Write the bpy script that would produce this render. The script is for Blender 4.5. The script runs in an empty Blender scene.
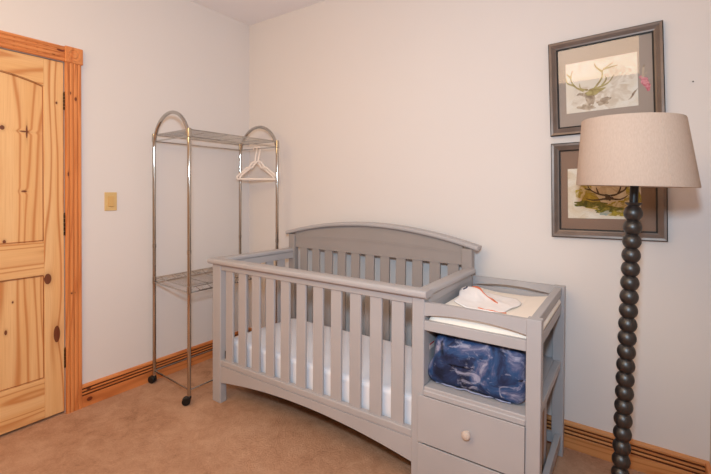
import bpy, bmesh, math, random
from mathutils import Vector, Matrix, noise
random.seed(7)
SC = bpy.context.scene
COL = SC.collection
PI = math.pi
rad = math.radians

# ------------------------------------------------------------------ colours / materials
def lin(c):
    return c/12.92 if c <= .04045 else ((c+.055)/1.055)**2.4
def rgb(r, g, b):
    return (lin(r/255), lin(g/255), lin(b/255), 1)

class NT:
    def __init__(s, name):
        s.m = bpy.data.materials.new(name); s.m.use_nodes = True
        s.t = s.m.node_tree; s.b = s.t.nodes['Principled BSDF']
    def n(s, typ, **kw):
        nd = s.t.nodes.new(typ)
        for k, v in kw.items():
            if k.startswith('i_'):
                nd.inputs[int(k[2:])].default_value = v
            else:
                setattr(nd, k, v)
        return nd
    def l(s, a, b): s.t.links.new(a, b)
    def coord(s): return s.n('ShaderNodeTexCoord').outputs['Object']
    def mapping(s, vec, scale=(1, 1, 1), loc=(0, 0, 0)):
        m = s.n('ShaderNodeMapping'); m.inputs['Scale'].default_value = scale; m.inputs['Location'].default_value = loc
        s.l(vec, m.inputs[0]); return m.outputs[0]
    def noise(s, vec, scale, detail=3, rough=.5, dist=0):
        q = s.n('ShaderNodeTexNoise'); q.inputs['Scale'].default_value = scale; q.inputs['Detail'].default_value = detail
        q.inputs['Roughness'].default_value = rough; q.inputs['Distortion'].default_value = dist
        s.l(vec, q.inputs['Vector']); return q.outputs['Fac']
    def ramp(s, fac, stops):
        r = s.n('ShaderNodeValToRGB'); e = r.color_ramp.elements
        while len(e) < len(stops): e.new(.5)
        for q, (p, c) in zip(e, stops): q.position = p; q.color = c
        s.l(fac, r.inputs[0]); return r.outputs[0]
    def math(s, op, a, b=None):
        m = s.n('ShaderNodeMath', operation=op)
        for i, v in enumerate((a, b)):
            if v is None: continue
            if isinstance(v, (int, float)): m.inputs[i].default_value = v
            else: s.l(v, m.inputs[i])
        return m.outputs[0]
    def mix(s, fac, a, b, blend='MIX'):
        m = s.n('ShaderNodeMix', data_type='RGBA', blend_type=blend)
        for i, v in ((0, fac), (6, a), (7, b)):
            if isinstance(v, (int, float)): m.inputs[i].default_value = v
            elif isinstance(v, tuple): m.inputs[i].default_value = v
            else: s.l(v, m.inputs[i])
        return m.outputs[2]
    def bump(s, h, strength=.2, dist=.002):
        b = s.n('ShaderNodeBump'); b.inputs['Strength'].default_value = strength; b.inputs['Distance'].default_value = dist
        s.l(h, b.inputs['Height']); s.l(b.outputs[0], s.b.inputs['Normal'])
    def set(s, color=None, rough=.5, metal=0, spec=.5):
        if color is not None:
            if isinstance(color, tuple): s.b.inputs['Base Color'].default_value = color
            else: s.l(color, s.b.inputs['Base Color'])
        s.b.inputs['Roughness'].default_value = rough; s.b.inputs['Metallic'].default_value = metal
        s.b.inputs['Specular IOR Level'].default_value = spec
        return s.m

def paint(name, c, var=.04, rough=.5, scale=8, bump=0, metal=0, spec=.4, bscale=200):
    t = NT(name); v = t.coord()
    f = t.noise(v, scale, 3)
    lo = tuple(x*(1-var) for x in c[:3])+(1,); hi = tuple(min(1, x*(1+var)) for x in c[:3])+(1,)
    m = t.set(t.ramp(f, [(.3, lo), (.7, hi)]), rough, metal, spec)
    if bump: t.bump(t.noise(v, bscale, 2), bump, .001)
    return m

def wood(name, along, across, pal, knots=(), seed=0, scale=26, rough=.38, dark=1.0, figure=1.0, amp=44.0):
    """pine: pal = (light, mid, dark); knots = (across, along, r_across, r_along)"""
    t = NT(name); v = t.coord()
    sp = t.n('ShaderNodeSeparateXYZ'); t.l(v, sp.inputs[0])
    ax = {'x': 0, 'y': 1, 'z': 2}
    A = sp.outputs[ax[across]]; L = sp.outputs[ax[along]]
    D = sp.outputs[3-ax[across]-ax[along]]
    shift = None
    halo = None; core = None
    for (ka, kl, ra, rl) in knots:
        da = t.math('SUBTRACT', A, ka); dl = t.math('SUBTRACT', L, kl)
        d2 = t.math('ADD', t.math('POWER', t.math('ABSOLUTE', t.math('DIVIDE', da, ra)), 2.0),
                    t.math('POWER', t.math('ABSOLUTE', t.math('DIVIDE', dl, rl)), 2.0))
        g = t.math('POWER', 2.718, t.math('MULTIPLY', d2, -.16))
        s_ = t.math('MULTIPLY', g, ra*.8)
        shift = s_ if shift is None else t.math('ADD', shift, s_)
        c = t.math('LESS_THAN', d2, 1.0)
        core = c if core is None else t.math('MAXIMUM', core, c)
        h = t.math('POWER', 2.718, t.math('MULTIPLY', d2, -.5))
        halo = h if halo is None else t.math('MAXIMUM', halo, h)
    Aw = A if shift is None else t.math('ADD', A, shift)
    cb = t.n('ShaderNodeCombineXYZ')
    t.l(t.math('ADD', Aw, seed*1.37), cb.inputs[0]); t.l(t.math('MULTIPLY', t.math('ADD', L, seed*.71), .09), cb.inputs[1]); t.l(D, cb.inputs[2])
    base = t.noise(cb.outputs[0], 9*figure, 1, .4)
    ph = t.math('ADD', t.math('MULTIPLY', base, amp), t.math('MULTIPLY', Aw, scale*2.2))
    band = t.math('MULTIPLY', t.math('ADD', t.math('SINE', ph), 1.0), .5)
    band = t.math('POWER', band, 4.0)
    cb2 = t.n('ShaderNodeCombineXYZ')
    t.l(t.math('MULTIPLY', Aw, 1.0), cb2.inputs[0]); t.l(t.math('MULTIPLY', L, .02), cb2.inputs[1]); t.l(D, cb2.inputs[2])
    fine = t.noise(cb2.outputs[0], 240, 2)
    broad = t.noise(cb2.outputs[0], 16, 1)
    col = t.mix(t.math('MULTIPLY', band, .75*dark), t.ramp(broad, [(.35, pal[0]), (.65, pal[1])]), pal[2])
    col = t.mix(t.math('MULTIPLY', t.math('POWER', fine, 2.0), .55), col, pal[2])
    if core is not None:
        col = t.mix(t.math('MULTIPLY', halo, .5), col, rgb(130, 66, 28))
        col = t.mix(t.math('MULTIPLY', core, .88), col, rgb(92, 32, 16))
    m = t.set(col, rough, 0, .4)
    return m

M = {}
def wallmat(name, c):
    t = NT(name); v = t.coord()
    f = t.noise(v, 1.3, 2); f2 = t.noise(v, 120, 3)
    lo = tuple(x*.985 for x in c[:3])+(1,)
    m = t.set(t.ramp(f, [(.3, lo), (.7, c)]), .75, 0, .2); t.bump(f2, .06, .001); return m
M['wall'] = wallmat('wall_paint', rgb(224, 217, 213))
M['ceil'] = wallmat('ceiling_paint', rgb(240, 236, 237))
M['front_wall'] = wallmat('front_wall_paint', rgb(206, 184, 162))

t = NT('carpet'); v = t.coord()
f1 = t.noise(v, 2.6, 4, .6, .8); f2 = t.noise(v, 13, 5, .7, .8); f3 = t.noise(v, 420, 2, .7); f4 = t.noise(v, 90, 3, .7)
ff = t.math('ADD', t.math('MULTIPLY', f1, .38), t.math('ADD', t.math('MULTIPLY', f2, .34), t.math('ADD', t.math('MULTIPLY', f3, .14), t.math('MULTIPLY', f4, .20))))
c = t.ramp(ff, [(.36, rgb(146, 106, 80)), (.48, rgb(194, 148, 118)), (.62, rgb(214, 170, 140))])
M['carpet'] = t.set(c, .95, 0, .05)
t.bump(t.math('ADD', f3, t.math('ADD', t.math('MULTIPLY', f2, 1.2), f4)), .8, .008)

PINE = (rgb(236, 194, 140), rgb(230, 182, 124), rgb(190, 118, 60))
PINE_D = (rgb(222, 146, 88), rgb(214, 134, 76), rgb(184, 104, 54))
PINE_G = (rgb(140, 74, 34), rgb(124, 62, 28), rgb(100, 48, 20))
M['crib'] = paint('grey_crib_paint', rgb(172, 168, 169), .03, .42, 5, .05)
M['crib_back_shaded'] = paint('grey_crib_paint_shaded', rgb(154, 146, 143), .03, .45, 5, .05)  # same paint as the crib, darkened for the weaker light at the back
M['raw'] = paint('raw_board', rgb(150, 118, 92), .08, .7)
M['chrome'] = paint('chrome', (.50, .48, .45, 1), .03, .10, 8, 0, 1)
M['black'] = paint('black_rubber', rgb(20, 19, 19), .1, .4)
M['black_metal'] = paint('black_metal', rgb(16, 15, 15), .1, .5)
M['white_plastic'] = paint('white_plastic', rgb(240, 228, 218), .02, .35)
M['sheet'] = paint('white_sheet', rgb(240, 238, 242), .02, .8, 6, .1, bscale=60)
M['pad'] = paint('cream_pad', rgb(246, 236, 224), .02, .7, 6, .15, bscale=300)
M['cloth'] = paint('white_cloth', rgb(245, 240, 238), .02, .85, 8, .15)
M['orange'] = paint('orange_edging', rgb(206, 112, 78), .06, .8)
M['navy'] = paint('navy_edging', rgb(54, 62, 88), .06, .8)
M['bead'] = paint('dark_bronze', rgb(32, 27, 26), .15, .4, 20, 0, 0, .8)
M['plate'] = paint('tan_plastic', rgb(214, 180, 122), .03, .4)
M['hinge'] = paint('dark_hinge', rgb(58, 42, 32), .1, .4, 8, 0, .6)
M['brass'] = paint('brass', rgb(160, 120, 60), .05, .3, 8, 0, 1)
M['frame'] = paint('bronze_frame', rgb(112, 98, 90), .12, .36, 14, 0, .35)
M['frame_dark'] = paint('frame_edge', rgb(34, 28, 25), .1, .5)
M['mat_g'] = paint('reflection_grey_mat', rgb(176, 160, 150), .03, .8)  # upper mat, lightened to carry the glass reflection in its colour
M['mat_b'] = paint('taupe_mat', rgb(146, 118, 102), .03, .8)
M['label'] = paint('white_label', rgb(225, 210, 205), .02, .6)
M['red'] = paint('red_print', rgb(180, 50, 50), .02, .6)
M['dark'] = paint('dark_gap', rgb(24, 17, 12), .05, .9)

# lamp shade: linen that lets a little light through
t = NT('linen_shade'); v = t.coord()
w = t.noise(t.mapping(v, (1, 1, .25)), 320, 2)
t.set(t.ramp(w, [(.3, rgb(186, 166, 152)), (.7, rgb(194, 175, 160))]), .85, 0, .1)
t.bump(w, .08, .0006)
M['shade'] = t.m

# tie-dye bedding
t = NT('blue_marbled_fabric'); v = t.coord()
a = t.noise(v, 8, 5, .6, .9); b_ = t.noise(t.mapping(v, (1, 1, 1.5), (3, 1, 2)), 13, 5, .65, 1.2)
c1 = t.ramp(a, [(.36, rgb(24, 29, 50)), (.46, rgb(38, 50, 84)), (.54, rgb(46, 76, 120)), (.60, rgb(84, 92, 128)), (.70, rgb(160, 160, 182))])
msk = t.ramp(b_, [(.56, (0, 0, 0, 1)), (.66, (1, 1, 1, 1))])
M['marble'] = t.set(t.mix(t.math('MULTIPLY', msk, .7), c1, rgb(170, 170, 192)), .65, 0, .25)
t.bump(t.noise(v, 14, 3), .35, .012)

# picture glass
t = NT('picture_glass')
tr = t.n('ShaderNodeBsdfTransparent'); gl = t.n('ShaderNodeBsdfGlossy'); gl.inputs['Roughness'].default_value = .02
fr = t.n('ShaderNodeFresnel'); fr.inputs[0].default_value = 1.5
mx = t.n('ShaderNodeMixShader'); t.l(fr.outputs[0], mx.inputs[0]); t.l(tr.outputs[0], mx.inputs[1]); t.l(gl.outputs[0], mx.inputs[2])
t.l(mx.outputs[0], t.t.nodes['Material Output'].inputs[0]); M['glass'] = t.m

def wash(name, stops, scale, seed, dist=1.5):
    t = NT(name); v = t.mapping(t.coord(), (1, 1, 1), (seed, seed*.7, seed*.3))
    return t.set(t.ramp(t.noise(v, scale, 4, .6, dist), stops), .8, 0, .1)
PAPER = rgb(240, 230, 218)
M['paper_a'] = wash('watercolour_paper_beige', [(.4, rgb(244, 236, 226)), (.6, rgb(238, 226, 210))], 8, 1.3)
M['paper_b'] = wash('watercolour_paper_cream', [(.4, rgb(240, 230, 216)), (.62, rgb(226, 208, 182))], 9, 4.1)
M['w_beige'] = wash('beige_wash', [(.38, rgb(236, 222, 204)), (.6, rgb(206, 182, 152))], 16, 2.2)
M['w_deer'] = wash('pale_deer_wash', [(.38, rgb(244, 234, 222)), (.62, rgb(222, 206, 188))], 20, 3.2)
M['w_brown'] = wash('brown_wash', [(.4, rgb(210, 192, 172)), (.65, rgb(146, 124, 106))], 24, 2.9)
M['w_olive'] = wash('olive_wash', [(.4, rgb(206, 190, 136)), (.65, rgb(160, 140, 92))], 22, 5.2)
M['w_yellow'] = wash('yellow_wash', [(.36, rgb(206, 186, 80)), (.5, rgb(170, 150, 52)), (.62, rgb(228, 214, 176))], 20, 6.4)
M['w_green'] = wash('green_wash', [(.4, rgb(84, 92, 40)), (.55, rgb(126, 126, 46)), (.7, rgb(196, 178, 90))], 26, 7.7)
M['w_dark'] = wash('dark_wash', [(.4, rgb(50, 38, 34)), (.65, rgb(96, 72, 62))], 24, 8.8)
M['w_blue'] = wash('blue_wash', [(.4, rgb(150, 172, 170)), (.65, rgb(206, 206, 186))], 24, 9.8)
M['w_pink'] = wash('pink_reflection_wash', [(.38, rgb(236, 170, 176)), (.6, rgb(204, 108, 124))], 60, 3.8)

# ------------------------------------------------------------------ mesh helpers
def link(name, bm, mat, parent=None, smooth=False, angle=35):
    me = bpy.data.meshes.new(name)
    bmesh.ops.recalc_face_normals(bm, faces=bm.faces)
    bm.to_mesh(me); bm.free()
    for m in (mat if isinstance(mat, (list, tuple)) else [mat]): me.materials.append(m)
    o = bpy.data.objects.new(name, me); COL.objects.link(o)
    if smooth:
        for p in me.polygons: p.use_smooth = True
        try: me.set_sharp_from_angle(angle=rad(angle))
        except Exception: pass
    if parent is not None: o.parent = parent
    return o

def NB(): return bmesh.new()

def box(bm, x0, x1, y0, y1, z0, z1, bev=.002, seg=1, mi=0):
    vs = [bm.verts.new((x, y, z)) for x in (x0, x1) for y in (y0, y1) for z in (z0, z1)]
    idx = [(0, 1, 3, 2), (4, 6, 7, 5), (0, 4, 5, 1), (2, 3, 7, 6), (0, 2, 6, 4), (1, 5, 7, 3)]
    fs = [bm.faces.new([vs[i] for i in f]) for f in idx]
    for f in fs: f.material_index = mi
    if bev:
        es = list({e for f in fs for e in f.edges})
        bmesh.ops.bevel(bm, geom=es, offset=bev, segments=seg, affect='EDGES', profile=.5, clamp_overlap=True)
    return bm

def prism(bm, pts, fn, d0, d1, mi=0, groove=None):
    """pts: closed 2D outline; fn(a, b, d) -> xyz; extruded d0..d1"""
    n = len(pts)
    A = [bm.verts.new(fn(a, b, d0)) for a, b in pts]; B = [bm.verts.new(fn(a, b, d1)) for a, b in pts]
    for i in range(n):
        f = bm.faces.new((A[i], A[(i+1) % n], B[(i+1) % n], B[i])); f.material_index = 1 if groove and groove(pts[i], pts[(i+1) % n]) else mi
    f = bm.faces.new(A[::-1]); f.material_index = mi
    f = bm.faces.new(B); f.material_index = mi
    return bm

def tube(bm, pts, r, n=8, closed=False, mi=0, cap=True):
    pts = [Vector(p) for p in pts]; N = len(pts); rings = []
    rr = r if isinstance(r, (list, tuple)) else [r]*N
    prev = None
    for i, p in enumerate(pts):
        a = pts[(i-1) % N] if (i > 0 or closed) else p
        b = pts[(i+1) % N] if (i < N-1 or closed) else p
        d = (b-a).normalized()
        if prev is None:
            up = Vector((0, 0, 1)) if abs(d.z) < .9 else Vector((1, 0, 0))
            s = d.cross(up).normalized()
        else:
            s = (prev - d*prev.dot(d)).normalized()
        prev = s; u = s.cross(d)
        rings.append([bm.verts.new(p+(s*math.cos(2*PI*k/n)+u*math.sin(2*PI*k/n))*rr[i]) for k in range(n)])
    for i in range(N if closed else N-1):
        A = rings[i]; B = rings[(i+1) % N]
        for k in range(n):
            f = bm.faces.new((A[k], A[(k+1) % n], B[(k+1) % n], B[k])); f.material_index = mi
    if cap and not closed:
        bm.faces.new(rings[0][::-1]).material_index = mi; bm.faces.new(rings[-1]).material_index = mi
    return bm

def lathe(bm, prof, c=(0, 0, 0), n=32, axis='z', mi=0, closed=False):
    c = Vector(c); rings = []
    def P(r, h, a):
        if axis == 'z': return c+Vector((r*math.cos(a), r*math.sin(a), h))
        if axis == 'x': return c+Vector((h, r*math.cos(a), r*math.sin(a)))
        return c+Vector((r*math.cos(a), h, r*math.sin(a)))
    for r, h in prof:
        if r < 1e-6: rings.append([bm.verts.new(P(0, h, 0))])
        else: rings.append([bm.verts.new(P(r, h, 2*PI*k/n)) for k in range(n)])
    m = len(rings)
    for i in range(m if closed else m-1):
        A = rings[i]; B = rings[(i+1) % m]
        for k in range(n):
            k2 = (k+1) % n
            if len(A) == 1 and len(B) == 1: continue
            if len(A) == 1: f = bm.faces.new((A[0], B[k], B[k2]))
            elif len(B) == 1: f = bm.faces.new((A[k], A[k2], B[0]))
            else: f = bm.faces.new((A[k], A[k2], B[k2], B[k]))
            f.material_index = mi
    return bm

def empty(name, loc, label=None, cat=None, group=None, rz=0):
    o = bpy.data.objects.new(name, None); COL.objects.link(o); o.location = loc; o.rotation_euler = (0, 0, rz)
    o.empty_display_size = .1
    if label: o['label'] = label; o['category'] = cat
    if group: o['group'] = group
    return o
def tag(o, label, cat, group=None):
    o['label'] = label; o['category'] = cat
    if group: o['group'] = group
    return o
def struct(o, label=None, cat=None):
    o['kind'] = 'structure'
    if label: o['label'] = label; o['category'] = cat
    return o

# ------------------------------------------------------------------ room shell
W = 3.0; H = 2.70; YF = -3.9; TH = .12
bm = NB(); box(bm, -TH, W+TH, YF-TH, TH, -.08, 0, 0)
struct(link('floor', bm, M['carpet']), 'brown plush carpet floor with mottled pile across the room', 'carpet')
bm = NB(); box(bm, -TH, W+TH, YF-TH, TH, H, H+.08, 0)
struct(link('ceiling', bm, M['ceil']), 'plain off white ceiling above the corner', 'ceiling')
DY0, DY1, DZ = -2.128, -1.360, 2.042     # door opening
bm = NB()
box(bm, -TH, 0, DY1, 0, 0, H, 0); box(bm, -TH, 0, YF, DY0, 0, H, 0); box(bm, -TH, 0, DY0, DY1, DZ, H, 0)
struct(link('wall_left', bm, M['wall']), 'beige painted wall with the pine door and the light switch', 'wall')
bm = NB(); box(bm, -TH, W+TH, 0, TH, 0, H, 0)
struct(link('wall_back', bm, M['wall']), 'beige painted wall behind the crib and framed pictures', 'wall')
bm = NB(); box(bm, W, W+TH, YF, 0, 0, H, 0)
struct(link('wall_right', bm, M['wall']), 'beige painted wall edge just beyond the floor lamp', 'wall')
bm = NB(); box(bm, -TH, W+TH, YF-TH, YF, 0, H, 0)
struct(link('wall_front', bm, M['front_wall']), 'tan painted wall facing the crib, behind the viewer', 'wall')

PG = wood('shaded_pine_groove', 'y', 'z', PINE_G, (), 3, 40)  # darker pine for groove faces: the groove shade is put into the colour
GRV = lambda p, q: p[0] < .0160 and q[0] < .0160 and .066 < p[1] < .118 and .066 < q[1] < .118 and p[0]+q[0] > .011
# baseboards: fluted pine profile (t = thickness out from wall, z)
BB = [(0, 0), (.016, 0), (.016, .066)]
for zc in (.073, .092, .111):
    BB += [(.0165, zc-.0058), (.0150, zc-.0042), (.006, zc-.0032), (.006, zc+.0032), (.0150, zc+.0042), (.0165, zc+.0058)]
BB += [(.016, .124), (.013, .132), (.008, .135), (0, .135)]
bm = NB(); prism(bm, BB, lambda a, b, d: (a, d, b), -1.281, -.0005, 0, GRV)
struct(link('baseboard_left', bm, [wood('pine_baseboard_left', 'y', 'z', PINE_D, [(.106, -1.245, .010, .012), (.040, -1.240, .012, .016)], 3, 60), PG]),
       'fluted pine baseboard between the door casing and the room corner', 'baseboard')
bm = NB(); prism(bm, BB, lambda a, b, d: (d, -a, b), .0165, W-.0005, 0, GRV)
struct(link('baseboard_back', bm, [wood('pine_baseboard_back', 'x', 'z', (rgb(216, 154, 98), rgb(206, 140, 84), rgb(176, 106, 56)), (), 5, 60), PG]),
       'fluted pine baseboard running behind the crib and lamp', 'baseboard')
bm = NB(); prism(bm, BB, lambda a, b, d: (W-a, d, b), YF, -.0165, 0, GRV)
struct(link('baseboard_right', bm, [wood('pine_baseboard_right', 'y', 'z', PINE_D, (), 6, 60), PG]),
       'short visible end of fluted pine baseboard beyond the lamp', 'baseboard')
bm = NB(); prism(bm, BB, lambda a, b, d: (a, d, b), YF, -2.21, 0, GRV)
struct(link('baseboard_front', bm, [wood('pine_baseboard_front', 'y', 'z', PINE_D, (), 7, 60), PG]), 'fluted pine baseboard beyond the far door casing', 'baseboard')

# door casing -----------------------------------------------------
def flute(width, n, depth=.004, t=.020):
    p = [(0, 0), (0, t-.003), (.003, t)]
    step = (width-.016)/n
    for i in range(n):
        c = .008+step*(i+.5)
        p += [(c-.006, t), (c-.003, t-depth), (c+.003, t-depth), (c+.006, t)]
    p += [(width-.003, t), (width, t-.003), (width, 0)]
    return p
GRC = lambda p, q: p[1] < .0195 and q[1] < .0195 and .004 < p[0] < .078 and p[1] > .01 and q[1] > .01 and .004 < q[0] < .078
PINE_MO = wood('shaded_pine_moulding', 'z', 'y', (rgb(176, 112, 62), rgb(168, 104, 56), rgb(140, 80, 40)), (), 5, 40)
PINE_FL = wood('shaded_pine_flute', 'z', 'y', (rgb(204, 128, 70), rgb(196, 118, 62), rgb(166, 92, 44)), (), 5, 40)  # darker copy of the casing pine, shade painted into the flute recesses
trim = empty('trim_1', (0, DY1, 0)); struct(trim, 'fluted pine casing with corner rosettes around the door', 'door casing')
def tobj(name, bm, mat):
    o = link(name, bm, mat, trim); o.location = (0, -DY1, 0); return o
wc = wood('pine_casing', 'z', 'y', PINE_D, [(-1.339, 1.865, .005, .008), (-1.311, 1.835, .006, .011), (-1.348, 1.395, .006, .012), (-1.32, .70, .004, .006), (-1.335, .70, .004, .005)], 2, 55)
bm = NB(); prism(bm, flute(.08, 3, .003), lambda a, b, d: (b, -1.361+a, d), 0, 2.04, 0, GRC); tobj('side_casing', bm, [wc, PINE_FL])
bm = NB(); prism(bm, flute(.08, 3, .003), lambda a, b, d: (b, -2.127-a, d), 0, 2.04, 0, GRC); tobj('side_casing', bm, [wc, PINE_FL])
wh = wood('pine_head_casing', 'y', 'z', PINE_D, [(2.10, -1.385, .008, .02), (2.065, -1.42, .004, .008)], 4, 55)
bm = NB(); prism(bm, flute(.084, 3, .003), lambda a, b, d: (b, d, 2.043+a), -2.127, -1.363, 0, GRC); tobj('head_casing', bm, [wh, PINE_FL])
for yc in (-1.319, -2.169):
    bm = NB(); box(bm, 0, .025, yc-.046, yc+.046, 2.04, 2.132, .003)
    lathe(bm, [(.034, .024), (.034, .028), (.029, .028), (.026, .024), (.020, .024), (.016, .029), (.008, .030), (0, .030)], (0, yc, 2.086), 28, 'x')
    tobj('corner_rosette', bm, wood('pine_rosette', 'z', 'y', PINE_D, (), 8, 70))

# door ------------------------------------------------------------
door = empty('door_1', (-.002, -1.364, 0)); struct(door, 'knotty pine door with an arched upper panel', 'door')
def dobj(name, bm, mat, parent=door, smooth=False):
    o = link(name, bm, mat, parent, smooth)
    if parent is door: o.location = (.002, 1.364, 0)
    return o
YR, YL, YS = -1.3645, -2.124, -1.461
YSL = YL+(YR-YS)
XF = -.003
pw_v = wood('pine_stile', 'z', 'y', PINE, [(-1.4445, .80, .017, .030), (-1.402, .476, .016, .048), (-1.40, 1.80, .005, .007)], 1, 46, .38, 1.15, .9, 34)
bm = NB(); box(bm, -.038, XF, YS, YR, .014, 2.037, .002); dobj('hinge_stile', bm, pw_v)
bm = NB(); box(bm, -.038, XF, YL, YSL, .014, 2.037, .002); dobj('lock_stile', bm, pw_v)
yc = (YS+YSL)/2; hw = (YS-YSL)/2
arch = lambda y: 1.932-.047*((y-yc)/hw)**2
pts = [(YSL, 2.037), (YS, 2.037)]+[(YS-(YS-YSL)*i/24, arch(YS-(YS-YSL)*i/24)) for i in range(25)]
bm = NB(); prism(bm, pts, lambda a, b, d: (d, a, b), -.038, XF)
dobj('top_rail', bm, wood('pine_top_rail', 'y', 'z', PINE, (), 9, 40))
bm = NB(); box(bm, -.038, XF, YSL, YS, .826, 1.013, .002)
dobj('middle_rail', bm, wood('pine_middle_rail', 'y', 'z', PINE, (), 11, 40))
bm = NB(); box(bm, -.038, XF, YSL, YS, .014, .238, .002)
dobj('bottom_rail', bm, wood('pine_bottom_rail', 'y', 'z', PINE, (), 13, 40))
pw_p = wood('pine_panel', 'z', 'y', PINE, [(-1.535, 1.62, .004, .035), (-1.545, 1.62, .022, .004), (-1.634, 1.028, .007, .010), (-1.64, 1.63, .010, .012), (-1.548, 1.295, .012, .005), (-1.63, .545, .006, .013), (-1.60, .70, .004, .006)], 17, 46, .38, 1.05, 1.0, 26)
pts = [(YSL-.004, 1.009), (YS+.004, 1.009)]+[(YS+.004-(YS-YSL+.008)*i/24, arch(max(min(YS, YS+.004-(YS-YSL+.008)*i/24), YSL))+.004) for i in range(25)]
bm = NB(); prism(bm, pts, lambda a, b, d: (d, a, b), -.034, -.014); dobj('upper_panel', bm, pw_p)
bm = NB(); box(bm, -.034, -.014, YSL-.004, YS+.004, .234, .830, .001); dobj('lower_panel', bm, pw_p)
# raised field edges: thin moulding strips, coloured dark to draw the shaded recess line
bm = NB()
tube(bm, [(-.012, YS-.002, .244), (-.012, YS-.002, .82)], .0024, 8); tube(bm, [(-.012, YSL+.002, .244), (-.012, YSL+.002, .82)], .0024, 8)
tube(bm, [(-.012, YSL+.002, .244), (-.012, YS-.002, .244)], .0024, 8); tube(bm, [(-.012, YSL+.002, .82), (-.012, YS-.002, .82)], .0024, 8)
dobj('panel_shade_moulding', bm, PINE_MO, smooth=True)
bm = NB()
tube(bm, [(-.012, YSL+.002, 1.019), (-.012, YS-.002, 1.019)], .0024, 8)
for s in (YS-.002, YSL+.002): tube(bm, [(-.012, s, 1.019), (-.012, s, arch(s)-.004)], .0024, 8)
tube(bm, [(-.012, YS-.002-(YS-YSL-.012)*i/20, arch(YS-.002-(YS-YSL-.012)*i/20)-.005) for i in range(21)], .0024, 8)
dobj('panel_shade_moulding', bm, PINE_MO, smooth=True)
for z0, z1 in ((1.766, 1.864), (1.04, 1.165), (.27, .38)):
    bm = NB(); n = 5
    for k in range(n):
        a = z0+(z1-z0)*k/n; b = z0+(z1-z0)*(k+1)/n-.002
        lathe(bm, [(0, a), (.0055, a), (.0055, b), (0, b)], (.001, -1.3628, 0), 12)
    lathe(bm, [(0, z1), (.004, z1), (.004, z1+.004), (0, z1+.007)], (.001, -1.3628, 0), 12)
    dobj('hinge', bm, M['hinge'], smooth=True)
bm = NB(); lathe(bm, [(0, XF), (.032, XF), (.03, .004), (.012, .006), (.012, .03), (.026, .04), (.029, .052), (.02, .062), (0, .064)], (0, -2.07, .93), 24, 'x')
dobj('door_knob', bm, M['brass'], smooth=True)
bm = NB(); box(bm, -.10, -.045, DY0, DY1, 0, DZ, 0)
dobj('door_backing', bm, M['dark'])

# light switch ----------------------------------------------------
sw = empty('light_switch', (0, -1.112, 1.232), 'tan rectangular light switch on the wall beside the pine door', 'light switch')
bm = NB(); box(bm, 0, .006, -.037, .037, -.058, .058, .003, 2); link('plate', bm, M['plate'], sw)
bm = NB(); box(bm, .005, .008, -.017, .017, -.034, .034, .001)
prism(bm, [(.008, -.032), (.0125, -.030), (.009, .030), (.008, .032)], lambda a, b, d: (a, d, b), -.0155, .0155)
link('rocker', bm, paint('tan_rocker', rgb(210, 170, 108), .03, .4), sw)
for z in (-.048, .048):
    bm = NB(); lathe(bm, [(0, .006), (.003, .006), (.003, .0068), (0, .007)], (0, 0, z), 10, 'x'); link('screw', bm, M['plate'], sw)

# ------------------------------------------------------------------ crib with attached changing table
CO = Vector((.5677, -.773, 0)); CT = rad(.9885)
crib = empty('crib', CO, 'grey painted wooden crib with arched headboard and attached changing table', 'crib', rz=CT)
G = M['crib']
def part(name, bm, mat=None, parent=None, smooth=False):
    return link(name, bm, mat or G, parent or crib, smooth)
# front side
bm = NB(); box(bm, 0, .075, 0, .048, 0, .855, .003); part('front_post', bm)
bm = NB(); box(bm, 1.363, 1.420, 0, .048, 0, .855, .003); part('front_post', bm)
bm = NB(); box(bm, .075, 1.363, .006, .036, .818, .856, .002); fr_ = part('front_rail', bm)
for i in range(11):
    u = .108+i*.1146
    bm = NB(); box(bm, u, u+.064, .013, .027, .262, .82, .002); part('slat', bm, G, fr_)
def capbar(bm, path, prof):
    """sweep a profile (side, z) along straight u or v bar; path=((u0,v0),(u1,v1))"""
    (a0, b0), (a1, b1) = path
    d = Vector((a1-a0, b1-b0)).normalized(); s = Vector((d.y, -d.x))
    prism(bm, prof, lambda a, b, t: ((a0+(a1-a0)*t)+s.x*a, (b0+(b1-b0)*t)+s.y*a, b), 0, 1)
def capprof(w, z0, z1, r=.011):
    p = []
    for cx, cz, a0 in ((w-r, z0+r, -90), (w-r, z1-r, 0), (-w+r, z1-r, 90), (-w+r, z0+r, 180)):
        for k in range(5):
            a = rad(a0+k*22.5); p.append((cx+r*math.cos(a), cz+r*math.sin(a)))
    return p
CP = capprof(.038, .854, .885)
bm = NB(); capbar(bm, ((-.022, .016), (1.436, .016)), CP); part('front_top_cap', bm, smooth=True)
# lower front rail with arched lower edge and bead groove
n = 32; u0, u1 = .073, 1.365
ar = lambda u: .186-.058*(((u-(u0+u1)/2)/((u1-u0)/2))**2)
pts = [(u0, .232), (u1, .232)]+[(u1-(u1-u0)*i/n, ar(u1-(u1-u0)*i/n)) for i in range(n+1)]
bm = NB(); prism(bm, pts, lambda a, b, d: (a, d, b), .002, .034)
box(bm, u0, u1, .002, .036, .236, .268, .003); box(bm, u0, u1, .007, .033, .230, .24, 0)
part('lower_front_rail', bm)
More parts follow.
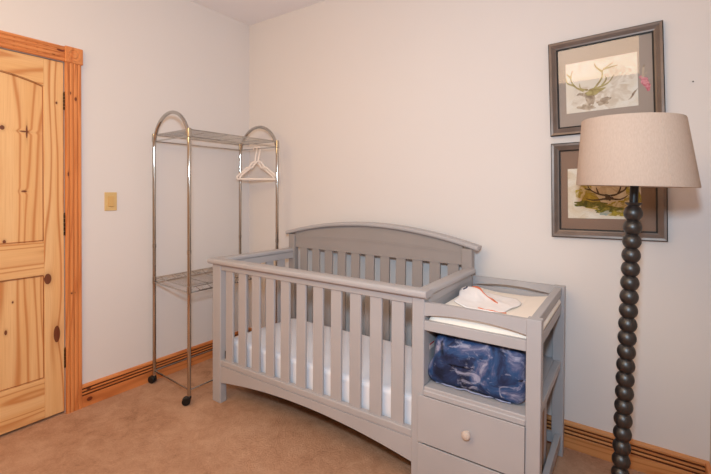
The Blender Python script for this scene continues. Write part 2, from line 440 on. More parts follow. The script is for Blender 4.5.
# left side
UL = lambda v: -.0+.05*min(max(v-.05, 0)/.6, 1)    # the far end sits a little in
bm = NB(); capbar(bm, ((.012, .050), (.066, .63)), capprof(.034, .856, .885)); part('side_top_cap', bm, smooth=True)
def skew_box(bm, v0, v1, ua, ub, z0, z1):
    k = .09
    P = [(ua+k*v0, v0), (ub+k*v0, v0), (ub+k*v1, v1), (ua+k*v1, v1)]
    prism(bm, P, lambda a, b, d: (a, b, d), z0, z1)
bm = NB(); skew_box(bm, .048, .63, .012, .04, .815, .857); ls = part('side_rail', bm)
bm = NB(); skew_box(bm, .048, .63, .012, .042, .17, .268); part('lower_side_rail', bm)
for v in (.105, .21, .315, .42, .525):
    bm = NB(); skew_box(bm, v-.03, v+.03, .018, .032, .262, .82); part('slat', bm, G, ls)
# back: headboard, posts, slats, rails
bm = NB(); box(bm, .050, .107, .625, .672, 0, .99, .003); part('back_post', bm, M['crib_back_shaded'])
bm = NB(); box(bm, 1.362, 1.421, .625, .672, 0, .99, .003); part('back_post', bm, M['crib_back_shaded'])
um, uh = .742, .72
hz = lambda u: 1.078-.098*((u-um)/uh)**2
def archband(bm, ua, ub, lo, hi, v0, v1, n=40):
    us = [ua+(ub-ua)*i/n for i in range(n+1)]
    pts = [(u, lo(u)) for u in us]+[(u, hi(u)) for u in reversed(us)]
    prism(bm, pts, lambda a, b, d: (a, d, b), v0, v1)
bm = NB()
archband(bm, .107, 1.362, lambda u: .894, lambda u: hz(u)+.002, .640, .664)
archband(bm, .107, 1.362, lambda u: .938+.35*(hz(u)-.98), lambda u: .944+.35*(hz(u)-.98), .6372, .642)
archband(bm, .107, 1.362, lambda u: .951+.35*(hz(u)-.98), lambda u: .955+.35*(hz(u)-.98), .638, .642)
hb = part('headboard', bm, M['crib_back_shaded'])
bm = NB()
us = [.032+(1.455-.032)*i/48 for i in range(49)]
R = []
prof = capprof(.038, -.013, .013, .011)
for u in us:
    du = -.098*2*(u-um)/uh**2; L = math.hypot(1, du); tx, tz = -du/L, 1/L
    R.append([bm.verts.new((u+tx*b, .648+a, hz(u)+.013+tz*b)) for a, b in prof])
for i in range(48):
    for k in range(len(prof)):
        k2 = (k+1) % len(prof); bm.faces.new((R[i][k], R[i][k2], R[i+1][k2], R[i+1][k]))
bm.faces.new(R[0][::-1]); bm.faces.new(R[-1])
part('headboard_cap', bm, smooth=True)
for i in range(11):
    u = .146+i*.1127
    bm = NB(); box(bm, u, u+.066, .645, .659, .24, .90, .002); part('slat', bm, M['crib_back_shaded'], hb)
bm = NB(); box(bm, .107, 1.362, .640, .664, .15, .26, .002); part('lower_back_rail', bm, M['crib_back_shaded'])
# right side of the crib = left wall of the changer
bm = NB(); capbar(bm, ((1.404, .048), (1.412, .628)), capprof(.030, .856, .885)); part('side_top_cap', bm, smooth=True)
bm = NB(); box(bm, 1.392, 1.418, .048, .626, .06, .858, .002); box(bm, 1.416, 1.4205, .06, .60, .815, .853, .002); part('dividing_panel', bm)
# mattress support
bm = NB()
for v in (.05, .33, .61): box(bm, .05, 1.385, v-.012, v+.012, .212, .236, .002)
for u in (.08, .30, .52, .74, .96, 1.18, 1.36): box(bm, u-.01, u+.01, .04, .62, .216, .232, .001)
box(bm, .09, 1.37, .05, .60, .205, .214, 0)  # solid black board added to cut bounced light under the crib
for u, v in ((.083, .044), (1.374, .044), (.10, .615), (1.352, .61)):
    box(bm, u-.006, u+.006, v-.012, v+.012, .215, .315, .001)
part('mattress_support', bm, M['black_metal'])
bm = NB()
P = [(.625, .195), (.655, .150), (.675, .146), (.72, .131), (.735, .128), (.74, .145), (.70, .19)]
prism(bm, P, lambda a, b, d: (a, d, b), .09, .092); part('hanging_tag', bm, M['label'])

# changer
bm = NB(); box(bm, 1.830, 1.882, 0, .045, 0, .838, .002); part('front_post', bm)
bm = NB(); box(bm, 1.830, 1.882, .628, .672, 0, .841, .002); part('back_post', bm)
def brail(v0, v1, ua, ub, ztop, zend, rise):
    bm = NB(); c = (ua+ub)/2; h = (ub-ua)/2
    archband(bm, ua, ub, lambda u: zend+rise*(1-((u-c)/h)**2), lambda u: ztop, v0, v1, 24)
    return bm
part('front_guard_rail', brail(.004, .026, 1.42, 1.83, .835, .776, .020))
part('back_guard_rail', brail(.648, .668, 1.42, 1.83, .839, .792, .020))
bm = NB(); box(bm, 1.838, 1.868, .045, .628, .796, .837, .002); part('side_guard_rail', bm)
bm = NB(); box(bm, 1.42, 1.83, .002, .026, .715, .756, .002); part('tray_front_rail', bm)
bm = NB(); box(bm, 1.838, 1.868, .045, .628, .712, .756, .002); part('tray_side_rail', bm)
bm = NB(); box(bm, 1.42, 1.838, .026, .650, .716, .728, .001); part('tray_board', bm)
bm = NB(); box(bm, 1.42, 1.832, .652, .660, .474, .79, .001); part('back_panel', bm)
bm = NB(); box(bm, 1.42, 1.838, .002, .655, .446, .474, .003); box(bm, 1.42, 1.83, -.003, .01, .4365, .460, .003); part('shelf', bm)
bm = NB(); box(bm, 1.838, 1.868, .045, .628, .440, .475, .002); part('shelf_side_rail', bm)
bm = NB(); box(bm, 1.846, 1.872, .045, .628, .060, .110, .002); part('lower_side_rail', bm)
bm = NB(); box(bm, 1.42, 1.832, .640, .662, .05, .10, .002); part('lower_back_rail', bm)
bm = NB(); box(bm, 1.820, 1.837, .046, .372, .03, .438, .001); part('drawer_carcass_side', bm, M['raw'])
bm = NB(); box(bm, 1.818, 1.838, .372, .43, .0, .439, .002); part('carcass_upright', bm)
bm = NB(); box(bm, 1.42, 1.83, .006, .03, .0, .028, .002); part('plinth', bm)
for z0, z1, kz in ((.236, .4363, .346), (.030, .229, .138)):
    bm = NB(); box(bm, 1.397, 1.8299, -.009, -.001, z0, z1, .001, 1); d = part('drawer', bm)
    bm = NB()
    box(bm, 1.804, 1.816, .0, .40, z0+.012, z1-.03, .001); box(bm, 1.430, 1.442, .0, .40, z0+.012, z1-.03, .001)
    box(bm, 1.430, 1.816, .39, .40, z0+.012, z1-.03, .001); box(bm, 1.440, 1.806, .0, .39, z0+.016, z0+.022, .001)
    link('drawer_box', bm, M['raw'], d)
    bm = NB(); lathe(bm, [(0, -.009), (.008, -.009), (.007, -.017), (.010, -.022), (.0165, -.028), (.0175, -.034), (.014, -.041), (.006, -.044), (0, -.0445)], (1.617, 0, kz), 28, 'y')
    link('drawer_knob', bm, paint('pale_knob', rgb(196, 180, 168), .02, .3), d, True)
bm = NB(); box(bm, 1.4205, 1.4215, .058, .105, .615, .640, 0); lb = part('warning_label', bm, M['label'])
bm = NB(); box(bm, 1.4214, 1.4219, .058, .105, .633, .640, 0); link('label_print', bm, M['red'], lb)

# ---- things in / on the crib (their own objects, in the crib frame)
def cw(u, v, z=0):
    return (CO.x+u*math.cos(CT)-v*math.sin(CT), CO.y+u*math.sin(CT)+v*math.cos(CT), z)

def soft_slab(sx, sy, sz, r, nx=24, ny=14, nz=5, wob=.003, seed=0, topfn=None, sf=9):
    """rounded, slightly lumpy slab centred on origin with base at 0"""
    bm = NB()
    bmesh.ops.create_cube(bm, size=1)
    bmesh.ops.subdivide_edges(bm, edges=[e for e in bm.edges], cuts=nx, use_grid_fill=True)
    for v in bm.verts:
        x, y, z = v.co.x*sx, v.co.y*sy, v.co.z*sz
        cx = max(-sx/2+r, min(sx/2-r, x)); cy = max(-sy/2+r, min(sy/2-r, y)); cz = max(-sz/2+r, min(sz/2-r, z))
        d = Vector((x-cx, y-cy, z-cz))
        if d.length > 1e-9: d = d.normalized()*r
        p = Vector((cx, cy, cz))+d
        nn = noise.noise_vector(Vector((p.x*sf+seed, p.y*sf, p.z*sf)))*wob
        p += nn
        if topfn and z > 0: p.z += topfn(p.x, p.y)
        v.co = (p.x, p.y, p.z+sz/2)
    for v in bm.verts:
        if v.co.z < 0: v.co.z = 0
    return bm

mbm = soft_slab(1.335, .565, .145, .022, 30, wob=.003, seed=2)
for v in mbm.verts: v.co.x += .09*(v.co.y+.28)*(.5-v.co.x/1.335)
mt = empty('crib_mattress', cw(.716, .335, .2365), 'white sheeted mattress lying inside the grey crib', 'mattress', rz=CT)
link('mattress_body', mbm, M['sheet'], mt, True, 80)

pd = empty('changing_pad', cw(1.6345, .337, .7285), 'cream contoured changing pad lying in the changing table tray', 'changing pad', rz=CT)
def padtop(x, y): return -.026*max(0, 1-(y/.26)**2)*max(0, 1-(x/.17)**2)
bm = NB()
n1, n2 = 28, 40; px, py = .204, .308
def pz(x, y):
    ex = abs(x)/px; return .045+.022*max(0, (ex-.35)/.65)**1.4
V_ = [[None]*(n2+1) for _ in range(n1+1)]; B_ = [[None]*(n2+1) for _ in range(n1+1)]
for i in range(n1+1):
    for j in range(n2+1):
        a = -1+2*i/n1; b = -1+2*j/n2
        x = px*math.copysign(abs(a)**.85, a); y = py*math.copysign(abs(b)**.85, b)
        ed = min(1, (1-max(abs(a), abs(b)))/.10); rr = math.sqrt(max(0, 1-(1-ed)**2))
        z = .028+(pz(x, y)-.028)*rr
        V_[i][j] = bm.verts.new((x, y, z)); B_[i][j] = bm.verts.new((x*.995, y*.995, 0 if ed > 0 else .004))
for i in range(n1):
    for j in range(n2):
        bm.faces.new((V_[i][j], V_[i+1][j], V_[i+1][j+1], V_[i][j+1])); bm.faces.new((B_[i][j], B_[i][j+1], B_[i+1][j+1], B_[i+1][j]))
for i in range(n1):
    bm.faces.new((V_[i][0], B_[i][0], B_[i+1][0], V_[i+1][0])); bm.faces.new((V_[i][n2], V_[i+1][n2], B_[i+1][n2], B_[i][n2]))
for j in range(n2):
    bm.faces.new((V_[0][j], V_[0][j+1], B_[0][j+1], B_[0][j])); bm.faces.new((V_[n1][j], B_[n1][j], B_[n1][j+1], V_[n1][j+1]))
link('pad_body', bm, M['pad'], pd, True, 60)
# pad overhang that bulges out between the side rails
bm = NB()
N = 22
ring = []
for j in range(N+1):
    y = -.285+.57*j/N; e = min(1, min(j, N-j)/2.0)
    ring.append([bm.verts.new((.196+a*(.6+.4*e), y, b)) for a, b in ((0, .036), (.026, .034), (.040, .042), (.043, .052), (.038, .061), (.022, .066), (0, .066))])
for j in range(N):
    for k in range(6): bm.faces.new((ring[j][k], ring[j][k+1], ring[j+1][k+1], ring[j+1][k]))
bm.faces.new(ring[0][::-1]); bm.faces.new(ring[-1])
link('pad_edge', bm, M['pad'], pd, True, 60)

# white bib / cloth with orange edging on the pad
bb = empty('baby_bib', cw(1.578, .368, .7285), 'crumpled white cloth bib with orange edging on the changing pad', 'bib', rz=CT)
bm = NB(); n1, n2 = 40, 36; g = []
def bibz(x, y):
    xp = min(.19, max(-.19, x+1.578-1.6345)); 
    r2 = ((x+.085)/.060)**2+((y-.055)/.085)**2
    q = noise.noise(Vector((x*20+3, y*16, .5))); q2 = noise.noise(Vector((x*45, y*38+2, 1.5)))
    lump = .028*math.exp(-r2*.9)*(1+.35*q)
    ridge = .010*math.exp(-((y-.04+.55*x)/.022)**2)*max(0, 1-abs(x)/.15)
    return pz(xp, 0)+.0035+lump+ridge+.004*(1+q)*.6+.0015*q2
def bibxy(a, b):
    ang = math.atan2(b, a); m = max(abs(a), abs(b)); L = math.hypot(a, b)
    if L < 1e-6: return 0, 0
    k = (m/L)**.6*(1+.05*math.sin(3*ang+.6)+.04*math.sin(5*ang))
    return .138*a*k, .158*b*k
for i in range(n1+1):
    g.append([])
    for j in range(n2+1):
        x, y = bibxy(-1+2*i/n1, -1+2*j/n2); g[-1].append(bm.verts.new((x, y, bibz(x, y))))
for i in range(n1):
    for j in range(n2): bm.faces.new((g[i][j], g[i+1][j], g[i+1][j+1], g[i][j+1]))
bo = link('bib_cloth', bm, M['cloth'], bb, True, 180)
sm = bo.modifiers.new('thick', 'SOLIDIFY'); sm.thickness = .003; sm.offset = 1
def on_bib(pts, r):
    bm = NB(); P_ = []
    for (x, y) in pts: P_.append((x, y, bibz(x, y)+.0045))
    tube(bm, P_, r, 6); return bm
def seg(a, b, n=12, bow=0):
    return [(a[0]+(b[0]-a[0])*i/n+bow*math.sin(PI*i/n), a[1]+(b[1]-a[1])*i/n+bow*math.sin(PI*i/n)) for i in range(n+1)]
link('orange_edging', on_bib(seg((-.097, .085), (.055, -.013), 16, .006), [.0018+.0050*math.exp(-((i-3)/2.5)**2)+.0032*math.exp(-((i-13)/2.2)**2) for i in range(17)]), M['orange'], bb, True)
link('orange_edging', on_bib(seg((.0, -.135), (.125, -.140), 14, -.006), [.0016+.001*math.sin(i) for i in range(15)]), M['orange'], bb, True)
link('navy_edging', on_bib(seg((-.125, .030), (-.118, .065), 8, .004), .0038), M['navy'], bb, True)

# folded bedding in the open shelf
bd = empty('folded_comforter', cw(1.6205, .225, .4745), 'folded navy and pale blue marbled comforter stuffed in the open shelf', 'comforter', rz=CT)
bm = soft_slab(.385, .36, .226, .036, 30, wob=.010, seed=5, sf=8,
               topfn=lambda x, y: -.006+.004*math.sin(x*20))
for v in bm.verts:     # belly sags forward, bottom-left corner bulges
    h = v.co.z/.226
    if v.co.y < 0: v.co.y -= .012*math.sin(PI*min(1, max(0, h)))
    if v.co.x < -.14: v.co.x += .030*h-.006
    if v.co.x < -.13 and h < .5: v.co.x -= .016*math.sin(PI*h/.5)
link('comforter_body', bm, M['marble'], bd, True, 180)
for x0, y0 in ((-.186, -.150), (-.168, -.166)):
    bm = NB()
    tube(bm, [(x0+.03*(k/12)-.010*math.sin(PI*min(1, k/6)), y0-.010*math.sin(PI*k/12), .018+.17*k/12) for k in range(13)], [.001+.0042*math.sin(PI*(k+.5)/13) for k in range(13)], 8)
    link('piping', bm, M['sheet'], bd, True)
bm = NB()
tube(bm, [(-.165+.31*k/20, -.172+.004*math.sin(k*1.7), .0075+.002*math.sin(k*.9)) for k in range(21)], .0028, 8)
link('piping', bm, paint('pale_blue_piping', rgb(150, 156, 186), .05, .8), bd, True)

# ------------------------------------------------------------------ wire clothes rack
rk = empty('clothes_rack', (.28, -.515, 0), 'chrome rolling clothes rack with arched ends and two wire shelves', 'clothes rack')
def robj(name, bm, mat=None, parent=None, smooth=True):
    o = link(name, bm, mat or M['chrome'], parent or rk, smooth)
    if parent is None: o.location = (-.28, .515, 0)
    return o
XA, XB = .058, .498
YA = (-.862, -.888); YB = (-.142, -.158)      # near frame (wall leg, room leg), far frame
RL = .0115
def archpts(xa, ya, xb, yb, z0, zt):
    r = (xb-xa)/2; zs = zt-r*.98
    p = [(xa, ya, z0), (xa, ya, z0+.5), (xa, ya, zs-.3), (xa, ya, zs)]
    for k in range(1, 20):
        a = PI-PI*k/20; f = (1-math.cos(PI-a))/2
        p.append(((xa+xb)/2+r*math.cos(a), ya+(yb-ya)*(.5+.5*math.cos(a)), zs+r*.98*math.sin(a)))
    p += [(xb, yb, zs), (xb, yb, zs-.3), (xb, yb, z0+.5), (xb, yb, z0)]
    return p
for (ya, yb) in (YA, YB):
    bm = NB(); tube(bm, archpts(XA, ya, XB, yb, .055, 1.80), RL, 12)
    f = robj('end_frame', bm)
    for x, y, z in ((XA, ya, .93), (XB, yb, .93)):           # joint collars
        bm = NB()
        lathe(bm, [(RL, z-.012), (RL+.002, z-.011), (RL+.002, z+.011), (RL, z+.012)], (x, y, 0), 14)
        c = link('collar', bm, M['chrome'], f, True)
for x, y, a in ((XA, YA[0], 200), (XB, YA[1], 230), (XA, YB[0], 60), (XB, YB[1], 300)):
    bm = NB()
    d = Vector((math.cos(rad(a)), math.sin(rad(a)), 0)); c = Vector((x, y, 0))+d*.016
    s = Vector((-d.y, d.x, 0))
    for side in (-1, 1):                         # twin wheels
        cc = c+s*.009*side; rings = []
        for off, r in ((-.007, .012), (-.007, .022), (-.004, .025), (.004, .025), (.007, .022), (.007, .012)):
            rings.append([bm.verts.new(cc+s*off+(d*math.cos(2*PI*k/20)+Vector((0, 0, 1))*math.sin(2*PI*k/20))*r+Vector((0, 0, .025))) for k in range(20)])
        for i in range(5):
            for k in range(20): bm.faces.new((rings[i][k], rings[i][(k+1) % 20], rings[i+1][(k+1) % 20], rings[i+1][k]))
        bm.faces.new(rings[0][::-1]); bm.faces.new(rings[-1])
    w = robj('caster', bm, M['black'])
    bm = NB(); lathe(bm, [(0, .036), (.013, .038), (.015, .045), (.012, .055), (.006, .062), (0, .062)], (x, y, 0), 16)
    q = link('caster_hood', bm, M['black'], w, True)
def shelf(name, zlo, zhi, thick, truss=True):
    bm = NB()
    for z, r in ((zhi, .0035), (zlo, thick)):
        tube(bm, [(XA, YA[0], z), (XA, YB[0], z)], r, 8); tube(bm, [(XB, YA[1], z), (XB, YB[1], z)], r, 8)
        tube(bm, [(XA, YA[0], z), (XB, YA[1], z)], r, 8); tube(bm, [(XA, YB[0], z), (XB, YB[1], z)], r, 8)
    o = robj(name, bm)
    bm = NB()                                    # long thin wires
    for i in range(1, 17):
        f = i/17; x = XA+(XB-XA)*f
        tube(bm, [(x, YA[0]+(YA[1]-YA[0])*f, zhi+.003), (x, YB[0]+(YB[1]-YB[0])*f, zhi+.003)], .0013, 5)
    link('shelf_wires', bm, M['chrome'], o, True)
    bm = NB()                                    # cross rods
    for k in range(1, 5):
        f = k/5
        tube(bm, [(XA, YA[0]+(YB[0]-YA[0])*f, zhi-.002), (XB, YA[1]+(YB[1]-YA[1])*f, zhi-.002)], .0028, 6)
    link('cross_rods', bm, M['chrome'], o, True)
    if truss:
        for x, y0, y1 in ((XA, YA[0], YB[0]), (XB, YA[1], YB[1])):       # zigzag truss between the two edge wires
            bm = NB(); n = 18; tube(bm, [(x, y0+(y1-y0)*k/n, (zlo, zhi)[k % 2]) for k in range(n+1)], .0024, 5)
            link('edge_truss', bm, M['chrome'], o, True)
    for x, y in ((XA, YA[0]), (XB, YA[1]), (XA, YB[0]), (XB, YB[1])):
        bm = NB(); lathe(bm, [(RL, zlo-.006), (RL+.003, zlo-.004), (RL+.002, zhi+.006), (RL, zhi+.008)], (x, y, 0), 14)
        link('corner_sleeve', bm, M['chrome'], o, True)
    return o
shelf('top_shelf', 1.632, 1.674, .0042, False)
shelf('bottom_shelf', .683, .716, .0050)
bm = NB()
tube(bm, [(XA, YA[0], .085), (XA, YB[0], .080)], .005, 8); robj('base_rod', bm)
bm = NB(); tube(bm, [(XB, YA[1], .088), (XB, YB[1], .085)], .005, 8); robj('base_rod', bm)
bm = NB(); tube(bm, [(XA, YA[0], .087), (XB, YA[1], .088)], .005, 8); robj('base_rod', bm)
bm = NB(); tube(bm, [(XA, YB[0], .087), (XB, YB[1], .088)], .005, 8); robj('base_rod', bm)

# plastic hangers on the far end rod of the top shelf
def hanger(loc, rz, label):
    h = empty('plastic_hanger', loc, label, 'clothes hanger', 'white hangers on the rack end rod', rz)
    # origin at the centre of the rod; body hangs below
    bm = NB()
    L = .145
    half = [(0, -.098), (.028, -.108), (.052, -.128), (.066, -.150), (.078, -.146), (.092, -.152), (.13, -.176), (.172, -.202), (.194, -.217), (.200, -.226), (.194, -.236)]
    half = [(x*L/.2, z) for x, z in half]
    top = [(-x, z) for x, z in half[::-1]]+half[1:]
    path = [(x, 0, z) for x, z in top]
    bot = [(L*.86-2*L*.86*k/8, 0, -.238) for k in range(9)]
    tube(bm, path+bot, .0088, 8, closed=True)
    link('hanger_body', bm, M['white_plastic'], h, True, 80)
    bm = NB()
    hk = [(0, 0, -.100), (.002, 0, -.07), (.006, 0, -.045), (.0115, 0, -.02)]
    for k in range(0, 12):
        a = rad(-10+k*20); hk.append((.0125*math.cos(a)-.0005, 0, .0005+.0125*math.sin(a)))
    tube(bm, hk, [.0085, .0078, .0068, .0056]+[.0052]*12, 8)
    link('hook', bm, M['white_plastic'], h, True, 80)
    return h
hanger((.246, -.150, 1.632), rad(34), 'front one of the two white plastic hangers on the rack, fully visible')
hanger((.284, -.1508, 1.632), rad(33), 'rear one of the two white plastic hangers, partly hidden behind the other')

# ------------------------------------------------------------------ framed pictures
def frame_thing(cx, cz, ang, size, label, matm):
    t = empty('picture_frame', (cx, -.002, cz), label, 'framed picture', 'pair of framed deer watercolours on the wall')
    t.rotation_euler = (0, -rad(ang), 0)
    s = size/2; fw = .043
    prof = [(0, 0, 1), (0, .022, 1), (.004, .027, 0), (.014, .026, 0), (.030, .018, 0), (.036, .016, 1), (.043, .013, 1), (.043, 0, 1)]
    bm = NB(); ring = []
    for sx, sz in ((-1, -1), (1, -1), (1, 1), (-1, 1)):
        ring.append([bm.verts.new((sx*(s-a), -b, sz*(s-a))) for a, b, m in prof])
    for i in range(4):
        A, B = ring[i], ring[(i+1) % 4]
        for k in range(len(prof)):
            k2 = (k+1) % len(prof); f = bm.faces.new((A[k], A[k2], B[k2], B[k])); f.material_index = prof[k][2]
    link('frame', bm, [M['frame'], M['frame_dark']], t)
    i_ = s-fw+.003
    bm = NB(); box(bm, -i_, i_, -.006, -.002, -i_, i_, 0); link('mat_board', bm, matm, t)
    bm = NB(); box(bm, -i_, i_, -.0125, -.0118, -i_, i_, 0); link('glass', bm, M['glass'], t)
    return t
def art(t, name, mat, aw, ah, ox, oz):
    bm = NB(); box(bm, ox-aw/2, ox+aw/2, -.0075, -.006, oz-ah/2, oz+ah/2, 0); return link(name, bm, mat, t)
LY = [-.0078]
def blob(t, parent, mat, pts, name):
    """flat painted patch"""
    LY[0] -= .00004
    bm = NB(); vs = [bm.verts.new((x, LY[0], z)) for x, z in pts]; bm.faces.new(vs); 
    return link(name, bm, mat, parent)
def ell(cx, cz, rx, rz, rot=0, wob=.15, n=26, seed=0):
    o = []
    for k in range(n):
        a = 2*PI*k/n; r = 1+wob*noise.noise(Vector((math.cos(a)*1.7+seed, math.sin(a)*1.7, seed*.3)))*2
        x, z = rx*r*math.cos(a), rz*r*math.sin(a)
        o.append((cx+x*math.cos(rot)-z*math.sin(rot), cz+x*math.sin(rot)+z*math.cos(rot)))
    return o
def stroke(parent, mat, pts, w, name):
    """flat tapered brush stroke through points (smoothed)"""
    LY[0] -= .00004
    q = []
    P_ = [Vector((x, z)) for x, z in pts]
    for i in range(len(P_)-1):
        p0 = P_[max(i-1, 0)]; p1 = P_[i]; p2 = P_[i+1]; p3 = P_[min(i+2, len(P_)-1)]
        for k in range(5):
            u = k/5
            q.append(.5*((2*p1)+(p2-p0)*u+(2*p0-5*p1+4*p2-p3)*u*u+(3*p1-p0-3*p2+p3)*u**3))
    q.append(P_[-1])
    bm = NB(); A = []; n = len(q)
    for i, p in enumerate(q):
        d = (q[min(i+1, n-1)]-q[max(i-1, 0)]).normalized(); s = Vector((-d.y, d.x))*w*(.25+.75*(1-i/n))
        A.append((bm.verts.new((p.x+s.x, LY[0], p.y+s.y)), bm.verts.new((p.x-s.x, LY[0], p.y-s.y))))
    for i in range(n-1): bm.faces.new((A[i][0], A[i][1], A[i+1][1], A[i+1][0]))
    return link(name, bm, mat, parent)
def deer(p, ox, oz, s, antler, head, body, flip=1):
    f = lambda pts: [(ox+flip*x*s, oz+z*s) for x, z in pts]
    blob(None, p, body, f(ell(.062, -.048, .072, .040, .05, .25, seed=1.2)), 'body_wash')
    blob(None, p, body, f(ell(-.035, -.035, .045, .045, 0, .25, seed=4.2)), 'neck_wash')
    blob(None, p, head, f(ell(-.012, -.048, .020, .028, .2, .25, seed=2.2)), 'head_wash')
    blob(None, p, head, f(ell(-.026, -.082, .028, .010, -.2, .4, seed=7.2)), 'muzzle_wash')
    blob(None, p, head, f(ell(.035, -.066, .024, .014, .3, .4, seed=9.2)), 'shadow_wash')
    for st in ([(-.035, -.012), (-.065, .01), (-.082, .045), (-.075, .08)], [(-.068, .015), (-.094, .03), (-.1, .052)], [(-.08, .05), (-.098, .07)],
               [(0, -.012), (.03, .03), (.035, .062), (.07, .085)], [(.034, .055), (.012, .078), (.006, .095)], [(.037, .066), (.085, .072)],
               [(.01, -.008), (.05, .006), (.072, .035)], [(-.02, -.01), (-.045, .0), (-.05, .022)], [(.03, .0), (.045, .022), (.043, .036)]):
        stroke(p, antler, f(st), .0040*s, 'antler_stroke')
    stroke(p, head, f([(-.03, -.03), (-.05, -.022), (-.062, -.028)]), .007*s, 'ear_stroke')
    stroke(p, head, f([(.004, -.03), (.02, -.022), (.034, -.028)]), .007*s, 'ear_stroke')

fa = frame_thing(2.5815, 1.842, 2.0, .478, 'upper of two framed deer watercolours, pale beige with olive antlers', M['mat_g'])
a = art(fa, 'artwork', M['paper_a'], .302, .252, -.012, -.004)
LY[0] = -.0078
blob(None, a, M['w_deer'], ell(.06, .025, .060, .040, .1, .3, seed=3), 'background_wash')
deer(a, -.042, -.012, 1.2, M['w_olive'], M['w_brown'], M['w_deer'])
blob(None, a, M['w_olive'], ell(-.040, -.034, .040, .013, .15, .4, seed=11), 'brow_wash')
blob(None, a, M['w_brown'], ell(.118, -.075, .004, .03, -.6, .4, seed=13), 'flank_wash')
bl = NB()
fl = empty  # (flower reflection in the glass, painted on the mat)
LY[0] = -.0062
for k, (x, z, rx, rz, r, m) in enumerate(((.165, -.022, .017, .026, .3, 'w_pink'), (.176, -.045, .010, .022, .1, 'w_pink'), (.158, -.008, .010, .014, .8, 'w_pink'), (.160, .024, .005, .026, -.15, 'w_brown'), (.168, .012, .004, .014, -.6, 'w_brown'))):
    blob(None, fa, M[m], ell(x, z, rx, rz, r, .3, seed=20+k), 'reflected_petal' if m == 'w_pink' else 'reflected_leaf')
fb = frame_thing(2.598, 1.322, 1.1, .480, 'lower of two framed deer watercolours, yellow green, half behind the lampshade', M['mat_b'])
a = art(fb, 'artwork', M['paper_b'], .306, .250, -.012, -.018)
LY[0] = -.0078
blob(None, a, M['w_yellow'], ell(-.085, -.030, .05, .050, .4, .4, seed=31), 'yellow_wash')
blob(None, a, M['w_beige'], ell(.02, .03, .10, .05, 0, .3, seed=33), 'beige_wash')
blob(None, a, M['w_yellow'], ell(.03, -.090, .085, .028, 0, .45, seed=35), 'grass_wash')
blob(None, a, M['w_green'], ell(-.07, -.072, .062, .014, .02, .45, seed=37), 'moss_wash')
blob(None, a, M['w_green'], ell(.0, -.100, .05, .018, .1, .45, seed=39), 'moss_wash')
blob(None, a, M['w_blue'], ell(.0, -.115, .020, .010, .1, .4, seed=41), 'water_wash')
blob(None, a, M['w_yellow'], ell(.10, -.03, .030, .05, .1, .4, seed=43), 'leaf_wash')
blob(None, a, M['w_dark'], ell(.012, -.040, .018, .016, .1, .3, seed=45), 'head_wash')
for st in ([(.01, -.03), (-.03, -.022), (-.065, .0), (-.08, .03)], [(-.03, -.022), (-.04, .01)], [(.02, -.03), (.05, -.02), (.062, .02), (.05, .05)],
           [(.0, -.045), (-.05, -.052), (-.085, -.045)], [(.02, -.045), (.06, -.048), (.09, -.03)], [(.05, -.02), (.08, .0), (.085, .03)], [(-.065, .0), (-.09, .005)]):
    stroke(a, M['w_dark'], st, .005, 'antler_stroke')
bm = NB(); lathe(bm, [(0, 0), (.0012, 0), (.0012, -.004), (.003, -.004), (.003, -.0055), (0, -.006)], (0, 0, 0), 10, 'y')
nl = link('nail', bm, M['hinge']); nl.location = (2.922, 0, 1.80); tag(nl, 'tiny nail in the bare wall above and right of the lampshade', 'nail')

# ------------------------------------------------------------------ floor lamp
lp = empty('floor_lamp', (2.683, -.55, 0), 'tall dark bobbin floor lamp with beige drum shade near wall corner', 'floor lamp')
lp.rotation_euler = (0, rad(1.6), 0)
bm = NB(); lathe(bm, [(0, 0), (.135, 0), (.14, .004), (.14, .014), (.13, .021), (.06, .030), (.035, .036), (.02, .046), (0, .046)], n=48); link('base', bm, M['bead'], lp, True, 50)
bm = NB(); pitch = .0508; zb = .040; nb = 24; prof = [(0, zb)]
for k in range(nb):
    c = zb+pitch*(k+.5)
    for j in range(-6, 7):
        a = rad(j*10.6); prof.append((.0170+.0130*max(0, math.cos(a*1.38))**.7 if abs(j) < 6 else .0175, c+.0254*j/6))
ztop = zb+pitch*nb
prof += [(.0165, ztop+.001), (.026, ztop+.010), (.027, ztop+.013), (.012, ztop+.014), (.012, ztop+.016), (0, ztop+.016)]
lathe(bm, prof, n=32); link('beaded_pole', bm, M['bead'], lp, True, 40)
bm = NB(); lathe(bm, [(0, ztop+.014), (.0135, ztop+.014), (.0135, ztop+.085), (.020, ztop+.09), (.020, ztop+.13), (0, ztop+.13)], n=20)
link('socket', bm, M['black'], lp, True)
bm = NB(); lathe(bm, [(0, ztop+.128), (.013, ztop+.13), (.014, ztop+.145), (.028, ztop+.175), (.030, ztop+.195), (.02, ztop+.215), (0, ztop+.222)], n=20)
link('bulb', bm, M['white_plastic'], lp, True)
zb0, zt0 = 1.331, 1.572
SX = lambda h: .000-.019*(h-zb0)/(zt0-zb0)
bm = NB(); prof = [(.1845, zb0), (.186, zb0+.004), (.159, zt0-.004), (.1575, zt0), (.1555, zt0-.004), (.182, zb0+.004)]
lathe(bm, prof, (0, 0, 0), 72, closed=True)
for v in bm.verts: v.co.x += SX(v.co.z)
sh = link('lamp_shade', bm, M['shade'], lp, True, 60)
bm = NB(); tube(bm, [(SX(zb0+(zt0-zb0)*k/8)+(.1864-.027*k/8)*math.cos(rad(-58)), (.1864-.027*k/8)*math.sin(rad(-58)), zb0+.004+(zt0-zb0-.008)*k/8) for k in range(9)], .0009, 6)
link('shade_seam', bm, M['shade'], sh, True)
CXT = SX(zt0)
bm = NB()
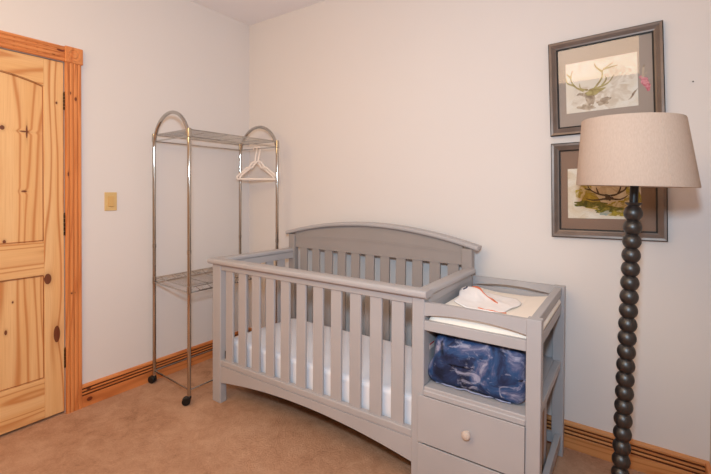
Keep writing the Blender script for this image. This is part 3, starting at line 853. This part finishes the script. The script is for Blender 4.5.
for k in range(3):
    a = rad(30+120*k); tube(bm, [(CXT+.012*math.cos(a), .012*math.sin(a), zt0-.02), (CXT+.155*math.cos(a), .155*math.sin(a), zt0-.006)], .002, 6)
for q in (-1, 1):
    tube(bm, [(q*.02, 0, ztop+.09), (q*.05, 0, ztop+.12), (q*.055, 0, ztop+.2), (CXT+q*.03, 0, zt0-.04), (CXT, 0, zt0-.02)], .002, 6)
lathe(bm, [(0, zt0-.026), (.014, zt0-.024), (.014, zt0-.016), (.006, zt0-.008), (0, zt0)], (CXT, 0, 0), 14)
link('harp', bm, M['bead'], lp, True)

# ------------------------------------------------------------------ lights
def area(name, loc, target, size, power, color, sy=None):
    L = bpy.data.lights.new(name, 'AREA'); L.size = size; L.energy = power; L.color = color
    if sy: L.shape = 'RECTANGLE'; L.size_y = sy
    o = bpy.data.objects.new(name, L); COL.objects.link(o); o.location = loc
    o.rotation_euler = (Vector(target)-Vector(loc)).to_track_quat('-Z', 'Y').to_euler()
    return o
area('camera_flash', (2.73, -2.36, 1.61), (.5, -.4, 1.35), .13, 35, (.60, .82, 1))
area('ceiling_light', (2.08, -2.68, 2.68), (2.08, -2.68, 0), 1.25, 24, (1, .68, .40), 1.5)
area('room_fill', (1.1, -3.0, 2.45), (.5, -.2, .95), 1.3, 20, (1, .70, .32), .9)  # added soft fill from the front of the room, no actual lamp there
wd = bpy.data.worlds.new('world'); SC.world = wd; wd.use_nodes = True
wd.node_tree.nodes['Background'].inputs[0].default_value = (1, .92, .85, 1); wd.node_tree.nodes['Background'].inputs[1].default_value = .2

# ------------------------------------------------------------------ camera
cam = bpy.data.cameras.new('camera'); co = bpy.data.objects.new('camera', cam); COL.objects.link(co)
cam.sensor_fit = 'HORIZONTAL'; cam.sensor_width = 36; cam.lens = 409.9747/711*36
cam.shift_x = 0; cam.shift_y = -(237-196.0247)/711
cam.clip_start = .01
yaw, pit, rol = rad(34.8994), rad(.7779), rad(.3345)
cy, sy, cp, sp = math.cos(yaw), math.sin(yaw), math.cos(pit), math.sin(pit)
fw = Vector((-sy*cp, cy*cp, -sp)); rt = Vector((cy, sy, 0)); up = rt.cross(fw)
r2 = math.cos(rol)*rt+math.sin(rol)*up; u2 = -math.sin(rol)*rt+math.cos(rol)*up
co.matrix_world = Matrix(((r2.x, u2.x, -fw.x, 2.7416), (r2.y, u2.y, -fw.y, -2.3459), (r2.z, u2.z, -fw.z, 1.3102), (0, 0, 0, 1)))
SC.camera = co
SC.view_settings.view_transform = 'Standard'
SC.view_settings.look = 'None'
SC.view_settings.exposure = 0
SC.cycles.use_denoising = True
SC.cycles.max_bounces = 10
SC.cycles.diffuse_bounces = 6
SC.cycles.transparent_max_bounces = 8
